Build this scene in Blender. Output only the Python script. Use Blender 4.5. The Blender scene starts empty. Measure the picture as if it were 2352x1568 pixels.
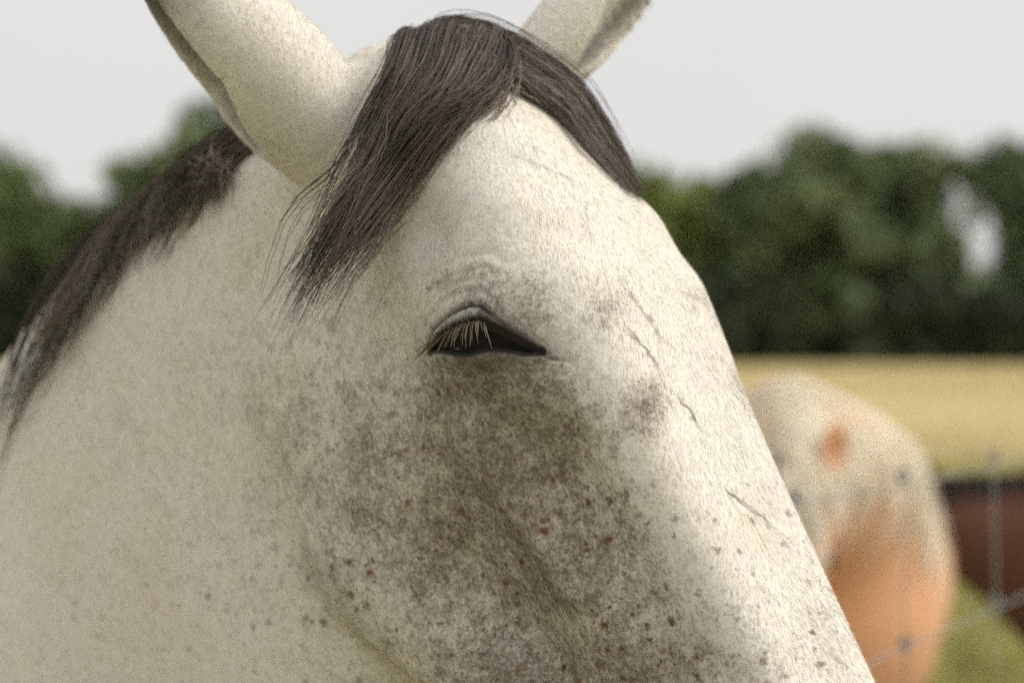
import bpy, bmesh, math, random
import numpy as np
from mathutils import Vector, Matrix
from mathutils.bvhtree import BVHTree

random.seed(7)
rng = np.random.default_rng(7)
scene = bpy.context.scene
COL = scene.collection

# ------------------------------------------------------------------ camera, sky, sun, exposure
CAM_Z = 1.5
LENS = 70.0
cam_data = bpy.data.cameras.new('camera')
cam = bpy.data.objects.new('camera', cam_data)
COL.objects.link(cam)
cam.location = (0, 0, CAM_Z)
cam.rotation_euler = (math.radians(90), 0, 0)
cam_data.lens = LENS
cam_data.sensor_width = 36
cam_data.clip_start = 0.05
cam_data.clip_end = 3000
cam_data.dof.use_dof = True
cam_data.dof.focus_distance = 1.14
cam_data.dof.aperture_fstop = 4.2
cam_data.dof.aperture_blades = 0
scene.camera = cam

SUN_DIR = Vector((0.80, -0.02, 0.76)).normalized()      # towards the sun
world = bpy.data.worlds.new('World')
scene.world = world
world.use_nodes = True
wn = world.node_tree.nodes
wl = world.node_tree.links
wn.clear()
w_out = wn.new('ShaderNodeOutputWorld')
w_bg = wn.new('ShaderNodeBackground')
w_bg.inputs['Strength'].default_value = 0.1
w_sky = wn.new('ShaderNodeTexSky')
w_sky.sky_type = 'NISHITA'
w_sky.sun_disc = False
w_sky.sun_elevation = math.asin(SUN_DIR.z)
w_sky.sun_rotation = math.atan2(SUN_DIR.x, SUN_DIR.y)
w_sky.air_density = 1.0
w_sky.dust_density = 4.0
w_hs = wn.new('ShaderNodeHueSaturation')
w_hs.inputs['Saturation'].default_value = 0.15
w_mix = wn.new('ShaderNodeMixRGB')
w_mix.inputs[0].default_value = 0.86                    # thick even cloud in front of the blue
w_tc = wn.new('ShaderNodeTexCoord')
w_noise = wn.new('ShaderNodeTexNoise')
w_noise.inputs['Scale'].default_value = 2.2
w_noise.inputs['Detail'].default_value = 4
w_ramp = wn.new('ShaderNodeValToRGB')
w_ramp.color_ramp.elements[0].position = 0.3
w_ramp.color_ramp.elements[0].color = (7.7, 7.62, 7.5, 1)
w_ramp.color_ramp.elements[1].position = 0.75
w_ramp.color_ramp.elements[1].color = (8.3, 8.2, 8.05, 1)
wl.new(w_tc.outputs['Generated'], w_noise.inputs['Vector'])
wl.new(w_noise.outputs['Fac'], w_ramp.inputs['Fac'])
wl.new(w_sky.outputs['Color'], w_hs.inputs['Color'])
wl.new(w_hs.outputs['Color'], w_mix.inputs[1])
wl.new(w_ramp.outputs['Color'], w_mix.inputs[2])
wl.new(w_mix.outputs['Color'], w_bg.inputs['Color'])
wl.new(w_bg.outputs['Background'], w_out.inputs['Surface'])

sun_data = bpy.data.lights.new('sun', 'SUN')
sun_data.energy = 2.35
sun_data.angle = math.radians(34)
sun_data.color = (1.0, 0.95, 0.86)
sun = bpy.data.objects.new('sun', sun_data)
COL.objects.link(sun)
sun.rotation_euler = SUN_DIR.to_track_quat('Z', 'Y').to_euler()
sun.location = (20, -5, 30)

scene.view_settings.view_transform = 'Standard'
scene.view_settings.look = 'None'
scene.view_settings.exposure = 0.1
scene.view_settings.gamma = 1.0
scene.view_settings.use_curve_mapping = False
scene.render.engine = 'CYCLES'
scene.cycles.max_bounces = 6
scene.cycles.use_adaptive_sampling = True
scene.cycles.adaptive_threshold = 0.045
scene.cycles.adaptive_min_samples = 20
scene.cycles.use_denoising = False          # keep the fine grain and the coat texture
scene.cycles.transparent_max_bounces = 4

KPX = 36.0 / LENS / 2352.0            # metres per reference unit at one metre of depth


def at(vx, vy, d):
    k = KPX * d
    return Vector(((vx - 1176) * k, d, CAM_Z - (vy - 784) * k))


# ------------------------------------------------------------------ scene helpers
def thing(name, label, cat, loc=(0, 0, 0), group=None):
    o = bpy.data.objects.new(name, None)
    o.empty_display_size = 0.2
    COL.objects.link(o)
    o.location = loc
    o['label'] = label
    o['category'] = cat
    if group:
        o['group'] = group
    return o


def mesh_obj(name, verts, faces, mat, parent=None, smooth=True):
    me = bpy.data.meshes.new(name)
    verts = np.asarray(verts, dtype=np.float64)
    if isinstance(faces, np.ndarray) and faces.ndim == 2:
        n, m = faces.shape
        me.vertices.add(len(verts))
        me.vertices.foreach_set('co', verts.astype(np.float32).ravel())
        me.loops.add(n * m)
        me.loops.foreach_set('vertex_index', faces.astype(np.int32).ravel())
        me.polygons.add(n)
        me.polygons.foreach_set('loop_start', np.arange(0, n * m, m, dtype=np.int32))
        me.polygons.foreach_set('loop_total', np.full(n, m, dtype=np.int32))
        me.update(calc_edges=True)
        me.validate()
    else:
        me.from_pydata([tuple(v) for v in verts], [], [tuple(f) for f in faces])
        me.update()
    if smooth:
        me.polygons.foreach_set('use_smooth', np.ones(len(me.polygons), dtype=bool))
    me.materials.append(mat)
    o = bpy.data.objects.new(name, me)
    COL.objects.link(o)
    if parent is not None:
        set_parent(o, parent)
    return o


def set_parent(o, parent):
    o.parent = parent
    p = parent
    m = Matrix.Identity(4)
    if p.parent is None:
        m = Matrix.Translation(p.location) @ p.rotation_euler.to_matrix().to_4x4()
    o.matrix_parent_inverse = m.inverted()


def material(name):
    m = bpy.data.materials.new(name)
    m.use_nodes = True
    nt = m.node_tree
    b = nt.nodes['Principled BSDF']
    return m, nt, b


class NT:
    """small helper to write node math compactly"""
    def __init__(self, nt):
        self.nt = nt

    def node(self, kind, **kw):
        n = self.nt.nodes.new(kind)
        for k, v in kw.items():
            setattr(n, k, v)
        return n

    def link(self, a, b):
        self.nt.links.new(a, b)

    def put(self, sock, v):
        if isinstance(v, bpy.types.NodeSocket):
            self.link(v, sock)
        else:
            sock.default_value = v

    def math(self, op, a, b=0.0, clamp=False):
        n = self.node('ShaderNodeMath', operation=op, use_clamp=clamp)
        self.put(n.inputs[0], a)
        self.put(n.inputs[1], b)
        return n.outputs[0]

    def ramp(self, x, lo, hi, a=0.0, b=1.0):
        n = self.node('ShaderNodeMapRange', interpolation_type='SMOOTHSTEP')
        self.put(n.inputs[0], x)
        n.inputs[1].default_value = lo
        n.inputs[2].default_value = hi
        n.inputs[3].default_value = a
        n.inputs[4].default_value = b
        return n.outputs[0]

    def noise(self, vec, scale, detail=3, rough=0.55):
        n = self.node('ShaderNodeTexNoise')
        if vec is not None:
            self.link(vec, n.inputs['Vector'])
        n.inputs['Scale'].default_value = scale
        n.inputs['Detail'].default_value = detail
        n.inputs['Roughness'].default_value = rough
        return n.outputs['Fac']

    def mix(self, f, a, b):
        n = self.node('ShaderNodeMixRGB')
        self.put(n.inputs[0], f)
        for s, v in ((n.inputs[1], a), (n.inputs[2], b)):
            if isinstance(v, tuple):
                s.default_value = v + (1,) if len(v) == 3 else v
            else:
                self.link(v, s)
        return n.outputs[0]


def simple_mat(name, c1, c2, scale, rough=0.8, bump=0.0, bscale=None):
    m, nt, b = material(name)
    N = NT(nt)
    tc = N.node('ShaderNodeTexCoord').outputs['Object']
    f = N.ramp(N.noise(tc, scale, 4), 0.35, 0.65)
    N.link(N.mix(f, c1, c2), b.inputs['Base Color'])
    b.inputs['Roughness'].default_value = rough
    b.inputs['Specular IOR Level'].default_value = 0.25
    if bump:
        bn = N.node('ShaderNodeBump')
        bn.inputs['Strength'].default_value = bump
        bn.inputs['Distance'].default_value = 0.01
        N.link(N.noise(tc, bscale or scale * 3, 4), bn.inputs['Height'])
        N.link(bn.outputs['Normal'], b.inputs['Normal'])
    return m


# ------------------------------------------------------------------ materials
EYE_U = 0.000251          # metres for one unit of the eye's own flat chart


def coat_material(name, white, grey, skin=(0.022, 0.018, 0.017)):
    m, nt, b = material(name)
    N = NT(nt)
    tc = N.node('ShaderNodeTexCoord').outputs['Object']
    at_ = N.node('ShaderNodeAttribute', attribute_name='mask')
    sep = N.node('ShaderNodeSeparateColor')
    N.link(at_.outputs['Color'], sep.inputs[0])
    dapple_shade, skin_shade, bites = sep.outputs[0], sep.outputs[1], sep.outputs[2]
    # small grey ticking, thicker where dapple and painted shade lie
    n_big = N.noise(tc, 30, 4, 0.6)
    n_mid = N.noise(tc, 130, 4, 0.65)
    n_fine = N.noise(tc, 420, 3, 0.7)
    s = N.math('ADD', N.math('MULTIPLY', n_mid, 0.55), N.math('MULTIPLY', n_fine, 0.60))
    s = N.math('ADD', s, N.math('MULTIPLY', n_big, 0.35))
    s = N.math('ADD', s, N.math('MULTIPLY', dapple_shade, 0.31))
    mott = N.math('MULTIPLY', N.ramp(s, 0.75, 1.16), N.ramp(dapple_shade, -0.25, 0.45, 0.22, 1.0))
    warm = N.ramp(N.noise(tc, 14, 3), 0.4, 0.75)
    base = N.mix(N.math('MULTIPLY', warm, 0.35), white, (white[0] * 0.95, white[1] * 0.87, white[2] * 0.72))
    tint = N.math('MULTIPLY', N.ramp(N.math('ADD', dapple_shade, N.math('MULTIPLY', N.math('SUBTRACT', n_big, 0.5), 0.9)), 0.05, 1.1), 0.50)
    base = N.mix(tint, base, (grey[0] * 2.0, grey[1] * 2.0, grey[2] * 1.95))
    col = N.mix(N.math('MULTIPLY', mott, 0.92), base, grey)
    # rusty flecks of a flea-bitten coat
    for sc, thr, amt in ((85, 0.52, 1.0), (150, 0.56, 0.95), (260, 0.60, 0.8)):
        v = N.node('ShaderNodeTexVoronoi')
        v.inputs['Scale'].default_value = sc
        warp = N.node('ShaderNodeVectorMath', operation='ADD')
        nz = N.node('ShaderNodeTexNoise')
        nz.inputs['Scale'].default_value = 300
        sc_ = N.node('ShaderNodeVectorMath', operation='SCALE')
        sc_.inputs['Scale'].default_value = 0.006
        N.link(tc, nz.inputs['Vector'])
        N.link(nz.outputs['Color'], sc_.inputs[0])
        N.link(tc, warp.inputs[0])
        N.link(sc_.outputs[0], warp.inputs[1])
        N.link(warp.outputs[0], v.inputs['Vector'])
        sp = N.node('ShaderNodeSeparateColor')
        N.link(v.outputs['Color'], sp.inputs[0])
        pick = N.math('GREATER_THAN', N.math('ADD', sp.outputs[0], N.math('MULTIPLY', bites, 0.26)), thr + 0.26)
        dot = N.ramp(v.outputs['Distance'], 0.06, 0.34, 1.0, 0.0)
        f = N.math('MULTIPLY', N.math('MULTIPLY', pick, dot), N.math('MULTIPLY', bites, amt))
        rust = N.mix(sp.outputs[1], (0.21, 0.085, 0.030), (0.10, 0.05, 0.028))
        col = N.mix(f, col, rust)
    # thin scars and painted shade of folds, drawn in the flat chart of the right side of the face
    uv = N.node('ShaderNodeUVMap', uv_map='chart').outputs['UV']
    su = N.node('ShaderNodeSeparateXYZ')
    N.link(uv, su.inputs[0])
    wob = N.math('MULTIPLY', N.math('SUBTRACT', N.noise(tc, 120, 2), 0.5), 0.035)
    ux = N.math('ADD', su.outputs[0], wob)
    uy = su.outputs[1]
    for (x0, y0, x1, y1, wd, amt) in SCAR_FOLD_SHADE:
        x0, x1 = (x0 - 1110) / 1000, (x1 - 1110) / 1000
        y0, y1 = (790 - y0) / 1000, (790 - y1) / 1000
        L = math.hypot(x1 - x0, y1 - y0)
        dx, dy = (x1 - x0) / L, (y1 - y0) / L
        px_ = N.math('SUBTRACT', ux, x0)
        py_ = N.math('SUBTRACT', uy, y0)
        t = N.math('ADD', N.math('MULTIPLY', px_, dx), N.math('MULTIPLY', py_, dy))
        e = N.math('ABSOLUTE', N.math('SUBTRACT', N.math('MULTIPLY', px_, dy), N.math('MULTIPLY', py_, dx)))
        a = N.ramp(e, 0.0, wd * 0.75 / 1000, 1, 0)
        g = N.math('MULTIPLY', N.ramp(t, -0.01, L * 0.3), N.ramp(t, L * 0.55, L, 1, 0))
        col = N.mix(N.math('MULTIPLY', N.math('MULTIPLY', a, g), amt), col, (0.15, 0.12, 0.08))
    col = N.mix(skin_shade, col, skin)
    N.link(col, b.inputs['Base Color'])
    b.inputs['Roughness'].default_value = 0.72
    b.inputs['Specular IOR Level'].default_value = 0.18
    b.inputs['Sheen Weight'].default_value = 0.12
    b.inputs['Sheen Roughness'].default_value = 0.5
    bn = N.node('ShaderNodeBump')
    bn.inputs['Strength'].default_value = 0.35
    bn.inputs['Distance'].default_value = 0.002
    N.link(N.math('ADD', N.noise(tc, 420, 3), N.noise(tc, 110, 2)), bn.inputs['Height'])
    N.link(bn.outputs['Normal'], b.inputs['Normal'])
    return m


SCAR_FOLD_SHADE = [(1405, 622, 1545, 815, 9, 0.55), (1436, 756, 1522, 880, 10, 0.8), (1538, 905, 1604, 1004, 10, 0.9),
             (1636, 1122, 1690, 1160, 11, 0.9), (1680, 1152, 1744, 1206, 9, 0.7), (1140, 300, 1350, 375, 12, 0.30),
             (1215, 1300, 1243, 1400, 10, 0.9), (1228, 1352, 1310, 1378, 22, 0.75), (1300, 1380, 1392, 1344, 18, 0.8), (1368, 1190, 1358, 1330, 14, 0.45), (1395, 1335, 1510, 1345, 20, 0.45)]  # scars and veins, with the shade of skin folds drawn as dark lines

M_GREY = coat_material('flea_bitten_grey_coat', (0.83, 0.79, 0.715), (0.165, 0.125, 0.086))


def hair_mat(name, c1, c2, rough=0.55):
    m, nt, b = material(name)
    N = NT(nt)
    at_ = N.node('ShaderNodeAttribute', attribute_name='rnd')
    N.link(N.mix(at_.outputs['Fac'], c1, c2), b.inputs['Base Color'])
    b.inputs['Roughness'].default_value = rough
    b.inputs['Specular IOR Level'].default_value = 0.3
    return m


M_FORELOCK = hair_mat('dark_grey_forelock_hair', (0.040, 0.031, 0.028), (0.26, 0.21, 0.17))
M_MANE = hair_mat('grey_brown_mane_hair', (0.055, 0.045, 0.04), (0.26, 0.22, 0.18))
M_LASH = hair_mat('pale_brown_lash_hair', (0.09, 0.07, 0.045), (0.30, 0.24, 0.15))
M_FLAXEN = hair_mat('flaxen_mane_hair', (0.88, 0.77, 0.58), (0.95, 0.90, 0.78))
M_DARKMANE = hair_mat('black_mane_hair', (0.015, 0.012, 0.012), (0.06, 0.045, 0.04))


def eye_material():
    m, nt, b = material('dark_wet_eye')
    N = NT(nt)
    tc = N.node('ShaderNodeTexCoord').outputs['Object']
    N.link(N.mix(N.noise(tc, 90, 3), (0.010, 0.008, 0.008), (0.035, 0.02, 0.012)), b.inputs['Base Color'])
    b.inputs['Roughness'].default_value = 0.22
    return m


M_EYE = eye_material()
M_CHESTNUT = coat_material('chestnut_coat', (0.80, 0.43, 0.235), (0.74, 0.36, 0.175), (0.5, 0.36, 0.2))
M_BAY = coat_material('dark_bay_coat', (0.14, 0.065, 0.042), (0.10, 0.045, 0.03), (0.012, 0.010, 0.010))
M_HOOF = simple_mat('hoof_horn', (0.05, 0.04, 0.03), (0.12, 0.1, 0.08), 20, 0.6)
M_WIRE = simple_mat('galvanised_wire', (0.26, 0.27, 0.26), (0.36, 0.37, 0.36), 40, 0.5)
M_POST = simple_mat('weathered_post_wood', (0.16, 0.13, 0.10), (0.30, 0.26, 0.20), 12, 0.85, 0.4, 60)
M_BARK = simple_mat('tree_bark', (0.05, 0.04, 0.03), (0.12, 0.10, 0.08), 3, 0.9, 0.5, 8)


def leaf_mat(name, c1, c2):
    m, nt, b = material(name)
    N = NT(nt)
    at_ = N.node('ShaderNodeAttribute', attribute_name='rnd')
    N.link(N.mix(at_.outputs['Fac'], c1, c2), b.inputs['Base Color'])
    b.inputs['Roughness'].default_value = 0.6
    b.inputs['Specular IOR Level'].default_value = 0.2
    return m


M_LEAVES = [leaf_mat('dark_green_leaves', (0.065, 0.10, 0.045), (0.22, 0.27, 0.125)),
            leaf_mat('mid_green_leaves', (0.07, 0.11, 0.035), (0.22, 0.27, 0.10)),
            leaf_mat('yellow_green_leaves', (0.12, 0.16, 0.035), (0.32, 0.37, 0.12)),
            leaf_mat('hedge_leaves', (0.03, 0.042, 0.026), (0.08, 0.10, 0.05))]
M_GRASS = leaf_mat('pasture_grass_blades', (0.29, 0.29, 0.08), (0.56, 0.51, 0.18))
M_STRAW = leaf_mat('dry_grass_stalks', (0.50, 0.40, 0.19), (0.68, 0.56, 0.33))


def field_material():
    m, nt, b = material('pasture_and_dry_field')
    N = NT(nt)
    tc = N.node('ShaderNodeTexCoord').outputs['Object']
    sx = N.node('ShaderNodeSeparateXYZ')
    N.link(tc, sx.inputs[0])
    edge = N.math('ADD', sx.outputs[1], N.math('MULTIPLY', N.math('SUBTRACT', N.noise(tc, 0.12, 3), 0.5), 26))
    dry = N.ramp(edge, 13, 34)
    g = N.mix(N.ramp(N.noise(tc, 0.9, 5, 0.65), 0.3, 0.7), (0.15, 0.145, 0.060), (0.28, 0.255, 0.11))
    d = N.mix(N.ramp(N.noise(tc, 0.06, 5, 0.65), 0.3, 0.7), (0.48, 0.385, 0.18), (0.62, 0.51, 0.29))
    d2 = N.mix(N.ramp(N.noise(tc, 1.5, 4, 0.7), 0.35, 0.65), d, (0.52, 0.42, 0.19))
    N.link(N.mix(dry, g, d2), b.inputs['Base Color'])
    b.inputs['Roughness'].default_value = 0.95
    b.inputs['Specular IOR Level'].default_value = 0.1
    bn = N.node('ShaderNodeBump')
    bn.inputs['Strength'].default_value = 0.6
    bn.inputs['Distance'].default_value = 0.05
    N.link(N.noise(tc, 6, 5), bn.inputs['Height'])
    N.link(bn.outputs['Normal'], b.inputs['Normal'])
    return m


# ------------------------------------------------------------------ the setting: field
def build_field():
    ys = np.concatenate([np.linspace(-60, 40, 26), np.linspace(48, 200, 20), np.linspace(240, 1600, 12)])
    xs = np.concatenate([np.linspace(-900, -90, 10), np.linspace(-80, 80, 33), np.linspace(90, 900, 10)])
    X, Y = np.meshgrid(xs, ys, indexing='ij')
    far = np.clip((np.hypot(X, Y) - 20) / 40, 0, 1)
    Z = 0.12 * far * np.sin(X * 0.07 + 1) * np.sin(Y * 0.05)
    v = np.stack([X, Y, Z], -1).reshape(-1, 3)
    n, m = X.shape
    i, j = np.meshgrid(np.arange(n - 1), np.arange(m - 1), indexing='ij')
    q = np.stack([i * m + j, (i + 1) * m + j, (i + 1) * m + j + 1, i * m + j + 1], -1).reshape(-1, 4)
    o = mesh_obj('field', v, q, field_material())
    o['kind'] = 'structure'
    o['label'] = 'grassy paddock running into a dry yellow field'
    return o


build_field()


def set_rnd(o, per_vert):
    a = o.data.attributes.new('rnd', 'FLOAT', 'POINT')
    a.data.foreach_set('value', np.asarray(per_vert, dtype=np.float32))


def grass(name, label, mat, n, dmin, dmax, xr, h0, h1, w):
    # blades scattered over the near ground; three-point blades bent to one side
    d = dmin * (dmax / dmin) ** rng.random(n)
    x = (rng.random(n) * (xr[1] - xr[0]) + xr[0]) * d
    h = h0 + (h1 - h0) * rng.random(n)
    ang = rng.random(n) * 2 * np.pi
    wx, wy = np.cos(ang) * w * d / dmin * 0.7, np.sin(ang) * w * d / dmin * 0.7
    lean = rng.normal(0, 0.35, (n, 2)) * h[:, None]
    z0 = np.zeros(n) - 0.01
    v = np.stack([np.stack([x - wx, d - wy, z0], -1), np.stack([x + wx, d + wy, z0], -1),
                  np.stack([x + lean[:, 0], d + lean[:, 1], h], -1)], 1).reshape(-1, 3)
    f = np.arange(3 * n, dtype=np.int32).reshape(-1, 3)
    o = mesh_obj(name, v, f, mat, smooth=False)
    set_rnd(o, np.repeat(rng.random(n), 3))
    o['kind'] = 'stuff'
    o['label'] = label
    o['category'] = 'grass'
    return o


grass('grass', 'green pasture grass behind the pony and the bay horse', M_GRASS, 42000, 3.0, 24, (-0.32, 0.36), 0.05, 0.16, 0.006)
grass('dry_grass', 'tall yellow grass of the far field', M_STRAW, 26000, 22, 110, (-0.34, 0.34), 0.06, 0.18, 0.02)


# ------------------------------------------------------------------ trees
def tube_mesh(path, radii, sides=7):
    path = [Vector(p) for p in path]
    vs, fs = [], []
    for i, p in enumerate(path):
        t = (path[min(i + 1, len(path) - 1)] - path[max(i - 1, 0)]).normalized()
        u = t.orthogonal().normalized()
        w = t.cross(u)
        for k in range(sides):
            a = 2 * math.pi * k / sides
            vs.append(p + (u * math.cos(a) + w * math.sin(a)) * radii[i])
    for i in range(len(path) - 1):
        for k in range(sides):
            k2 = (k + 1) % sides
            fs.append((i * sides + k, i * sides + k2, (i + 1) * sides + k2, (i + 1) * sides + k))
    fs.append(tuple(range(sides))[::-1])
    fs.append(tuple(range((len(path) - 1) * sides, len(path) * sides)))
    return vs, fs


def merge(parts):
    vs, fs = [], []
    for v, f in parts:
        o = len(vs)
        vs += list(v)
        fs += [tuple(i + o for i in q) for q in f]
    return vs, fs


def leaf_quads(c, s):
    """one bent leaf spray (two triangles) per centre, random orientation"""
    n = len(c)
    a = rng.normal(size=(n, 3))
    a /= np.linalg.norm(a, axis=1)[:, None]
    b = np.cross(a, rng.normal(size=(n, 3)))
    b /= np.linalg.norm(b, axis=1)[:, None]
    s = s[:, None]
    v = np.stack([c - a * s, c + b * s * 0.6, c + a * s, c - b * s * 0.6], 1)
    return v.reshape(-1, 3), np.arange(4 * n, dtype=np.int32).reshape(-1, 4)


def tree(label, name, base, height, width, mat, low=0.05, n=2300, keep=None, clumps=44, leaf=0.55):
    r = random.Random(hash((round(base[0], 2), round(height, 2))) & 0xffff)
    root = thing(name, label, 'tree' if height > 5 else 'bush', base, 'trees along the far edge of the field')
    bx, by, bz = base
    parts = []
    tr = max(0.12, height * 0.022)
    lean = r.uniform(-0.4, 0.4)
    spine = [(bx + lean * t * t, by, bz - 0.2 + t * height * 0.86) for t in (0, .1, .25, .45, .65, .85, 1)]
    parts.append(tube_mesh(spine, [tr * 1.5, tr * 1.05, tr * 0.9, tr * 0.7, tr * 0.45, tr * 0.22, tr * 0.08]))
    centres, radii = [], []
    for i in range(clumps):
        t = low + (1 - low) * ((i + r.random()) / clumps)
        prof = math.sin(math.pi * min(1, 0.18 + 0.80 * t)) ** 0.6
        rad = width * 0.5 * prof
        a = i * 2.4 + r.uniform(-.5, .5)
        q = rad * math.sqrt(r.uniform(0.05, 0.85))
        c = (bx + lean * t * t + math.cos(a) * q, by + math.sin(a) * q, bz + t * height * 0.93)
        centres.append(c)
        radii.append(width * r.uniform(0.13, 0.21))
        if i % 2 == 0:
            s0 = (bx + lean * t * t * .5, by, bz + max(0.05, t - 0.12) * height * 0.86)
            mid = tuple(s0[k] * .5 + c[k] * .5 + (0, 0, .15)[k] for k in range(3))
            parts.append(tube_mesh([s0, mid, c], [tr * 0.4, tr * 0.25, tr * 0.08], 5))
    vs, fs = merge(parts)
    mesh_obj('trunk', vs, fs, M_BARK, root)
    centres, radii = np.array(centres), np.array(radii)
    pick = rng.integers(0, clumps, n)
    d = rng.normal(size=(n, 3))
    d /= np.linalg.norm(d, axis=1)[:, None]
    rr = rng.random(n) ** 0.45
    c = centres[pick] + d * (radii[pick] * rr)[:, None]
    c[:, 2] = np.maximum(c[:, 2], bz + 0.05)
    shade = np.clip(0.10 + 0.75 * rng.random(clumps)[pick] ** 1.3 + 0.25 * rng.normal(size=n), 0, 1)
    if keep is not None:
        k = keep(c)
        c, shade = c[k], shade[k]
    v, f = leaf_quads(c, leaf * (0.6 + 0.8 * rng.random(len(c))))
    o = mesh_obj('crown', v, f, mat, root, smooth=False)
    set_rnd(o, np.repeat(shade, 4))
    return root


TD = 140.0


def gap(c):
    # an opening between the two rightmost trees where the pale sky shows through
    k = KPX * c[:, 1]
    vx, vy = 1176 + c[:, 0] / k, 784 - (c[:, 2] - CAM_Z) / k
    e = ((vx - (2232 + (vy - 520) * 0.30)) / 60) ** 2 + ((vy - 522) / 118) ** 2
    return (e * (0.75 + 0.5 * rng.random(len(c))) > 1) | (rng.random(len(c)) < 0.05)


# (reference x, reference top y, extra depth, crown width, leaf set, label)
TREES = [
    (-60, 372, 0, 11, 1, 'broad tree at the left edge of the picture'),
    (130, 470, 4, 9, 1, 'low tree in the dip left of the grey horse'),
    (345, 372, -6, 8.5, 0, 'tall narrow tree in the gap left of the grey horse\'s neck'),
    (520, 262, -14, 11, 0, 'tallest tree, behind the grey horse\'s near ear'),
    (760, 300, 0, 12, 1, 'tree behind the grey horse\'s cheek, hidden from the front'),
    (1080, 330, 6, 12, 0, 'tree hidden behind the grey horse\'s forehead'),
    (1330, 425, 4, 10, 2, 'light tree behind the tip of the grey horse\'s forelock'),
    (1500, 424, 0, 9.5, 2, 'yellow-green tree just right of the grey horse\'s forehead'),
    (1650, 428, 5, 9, 2, 'low yellow-green tree second from the grey horse\'s face'),
    (1765, 385, 0, 8, 1, 'mid-green tree left of the highest crown on the right'),
    (1890, 312, -5, 10, 0, 'highest rounded tree right of the grey horse'),
    (2040, 338, 2, 9.5, 0, 'dark tree beside the highest crown, with pale leaf glints'),
    (2165, 350, -4, 7.5, 0, 'dark tree on the near side of the bright sky gap'),
    (2330, 330, 0, 8.5, 0, 'dark tree at the right edge beyond the bright sky gap'),
    (2480, 320, 3, 10, 0, 'dark tree standing just past the right edge'),
]
for tx, ty, dd, w, li, lab in TREES:
    d = TD + dd
    p = at(tx, 784, d)
    h = CAM_Z + (784 - ty) * KPX * d
    nm = ('oak_tree', 'beech_tree', 'ash_tree')[li % 3]
    tree(lab, nm, (p.x, d, 0), h, w * 1.35, M_LEAVES[li], keep=gap if tx > 1950 else None, n=5200)

HEDGE = [(1640, 640), (1760, 655), (1880, 640), (1985, 668), (2090, 640), (2200, 690), (2290, 700), (2390, 650),
         (40, 620), (190, 640), (330, 610), (470, 630)]
for i, (hx, hy) in enumerate(HEDGE):
    d = TD - 9 + (i % 3)
    p = at(hx, 784, d)
    where = 'left of the grey horse' if hx < 1000 else 'right of the grey horse'
    order = ('first', 'second', 'third', 'fourth', 'fifth', 'sixth', 'seventh', 'eighth')
    idx = i if hx > 1000 else i - 8
    tree('%s dark hedge bush from the left among those %s' % (order[idx], where), 'hedge_bush',
         (p.x, d, 0), CAM_Z + (784 - hy) * KPX * d, 7.5, M_LEAVES[3], low=0.0, n=2600, clumps=26, leaf=0.5)

print('setting done')


# ------------------------------------------------------------------ horses: implicit bodies
def smin(a, b, k):
    h = np.clip(0.5 + 0.5 * (b - a) / k, 0, 1)
    return b + (a - b) * h - k * h * (1 - h)


def smax(a, b, k):
    return -smin(-a, -b, k)


def interp(x, xs, ys):
    """smooth (monotone cubic-like) interpolation of a profile"""
    xs, ys = np.asarray(xs, float), np.asarray(ys, float)
    m = np.gradient(ys, xs)
    xc = np.clip(x, xs[0], xs[-1])
    i = np.clip(np.searchsorted(xs, xc) - 1, 0, len(xs) - 2)
    dx = xs[i + 1] - xs[i]
    t = (xc - xs[i]) / dx
    t2, t3 = t * t, t * t * t
    return ((2 * t3 - 3 * t2 + 1) * ys[i] + (t3 - 2 * t2 + t) * dx * m[i]
            + (-2 * t3 + 3 * t2) * ys[i + 1] + (t3 - t2) * dx * m[i + 1]).astype(np.float32)


def ell(p, c, r):
    q = np.sqrt(((p[0] - c[0]) / r[0]) ** 2 + ((p[1] - c[1]) / r[1]) ** 2 + ((p[2] - c[2]) / r[2]) ** 2)
    return (q - 1) * min(r)


def capsule(p, a, b, ra, rb):
    ab = [b[i] - a[i] for i in range(3)]
    L2 = sum(x * x for x in ab)
    t = np.clip(((p[0] - a[0]) * ab[0] + (p[1] - a[1]) * ab[1] + (p[2] - a[2]) * ab[2]) / L2, 0, 1)
    d = np.sqrt((p[0] - a[0] - ab[0] * t) ** 2 + (p[1] - a[1] - ab[1] * t) ** 2 + (p[2] - a[2] - ab[2] * t) ** 2)
    return d - (ra + (rb - ra) * t)


def sag_tube(p, pts, k=0.03):
    """tube in the sagittal plane: pts of (h, z, half depth, half width); elliptic cross-section"""
    h, r, z = p
    out = None
    for (h0, z0, d0, w0), (h1, z1, d1, w1) in zip(pts[:-1], pts[1:]):
        ah, az = h1 - h0, z1 - z0
        L = math.hypot(ah, az)
        uh, uz = ah / L, az / L
        t = (h - h0) * uh + (z - z0) * uz
        tc = np.clip(t / L, 0, 1)
        over = t - tc * L
        dep = (h - h0) * (-uz) + (z - z0) * uh
        hd = d0 + (d1 - d0) * tc
        hw = w0 + (w1 - w0) * tc
        q = np.sqrt((dep / hd) ** 2 + (r / hw) ** 2 + (over / (hd * 0.8)) ** 2)
        d = (q - 1) * np.minimum(hd, hw)
        out = d if out is None else smin(out, d, k)
    return out


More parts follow.
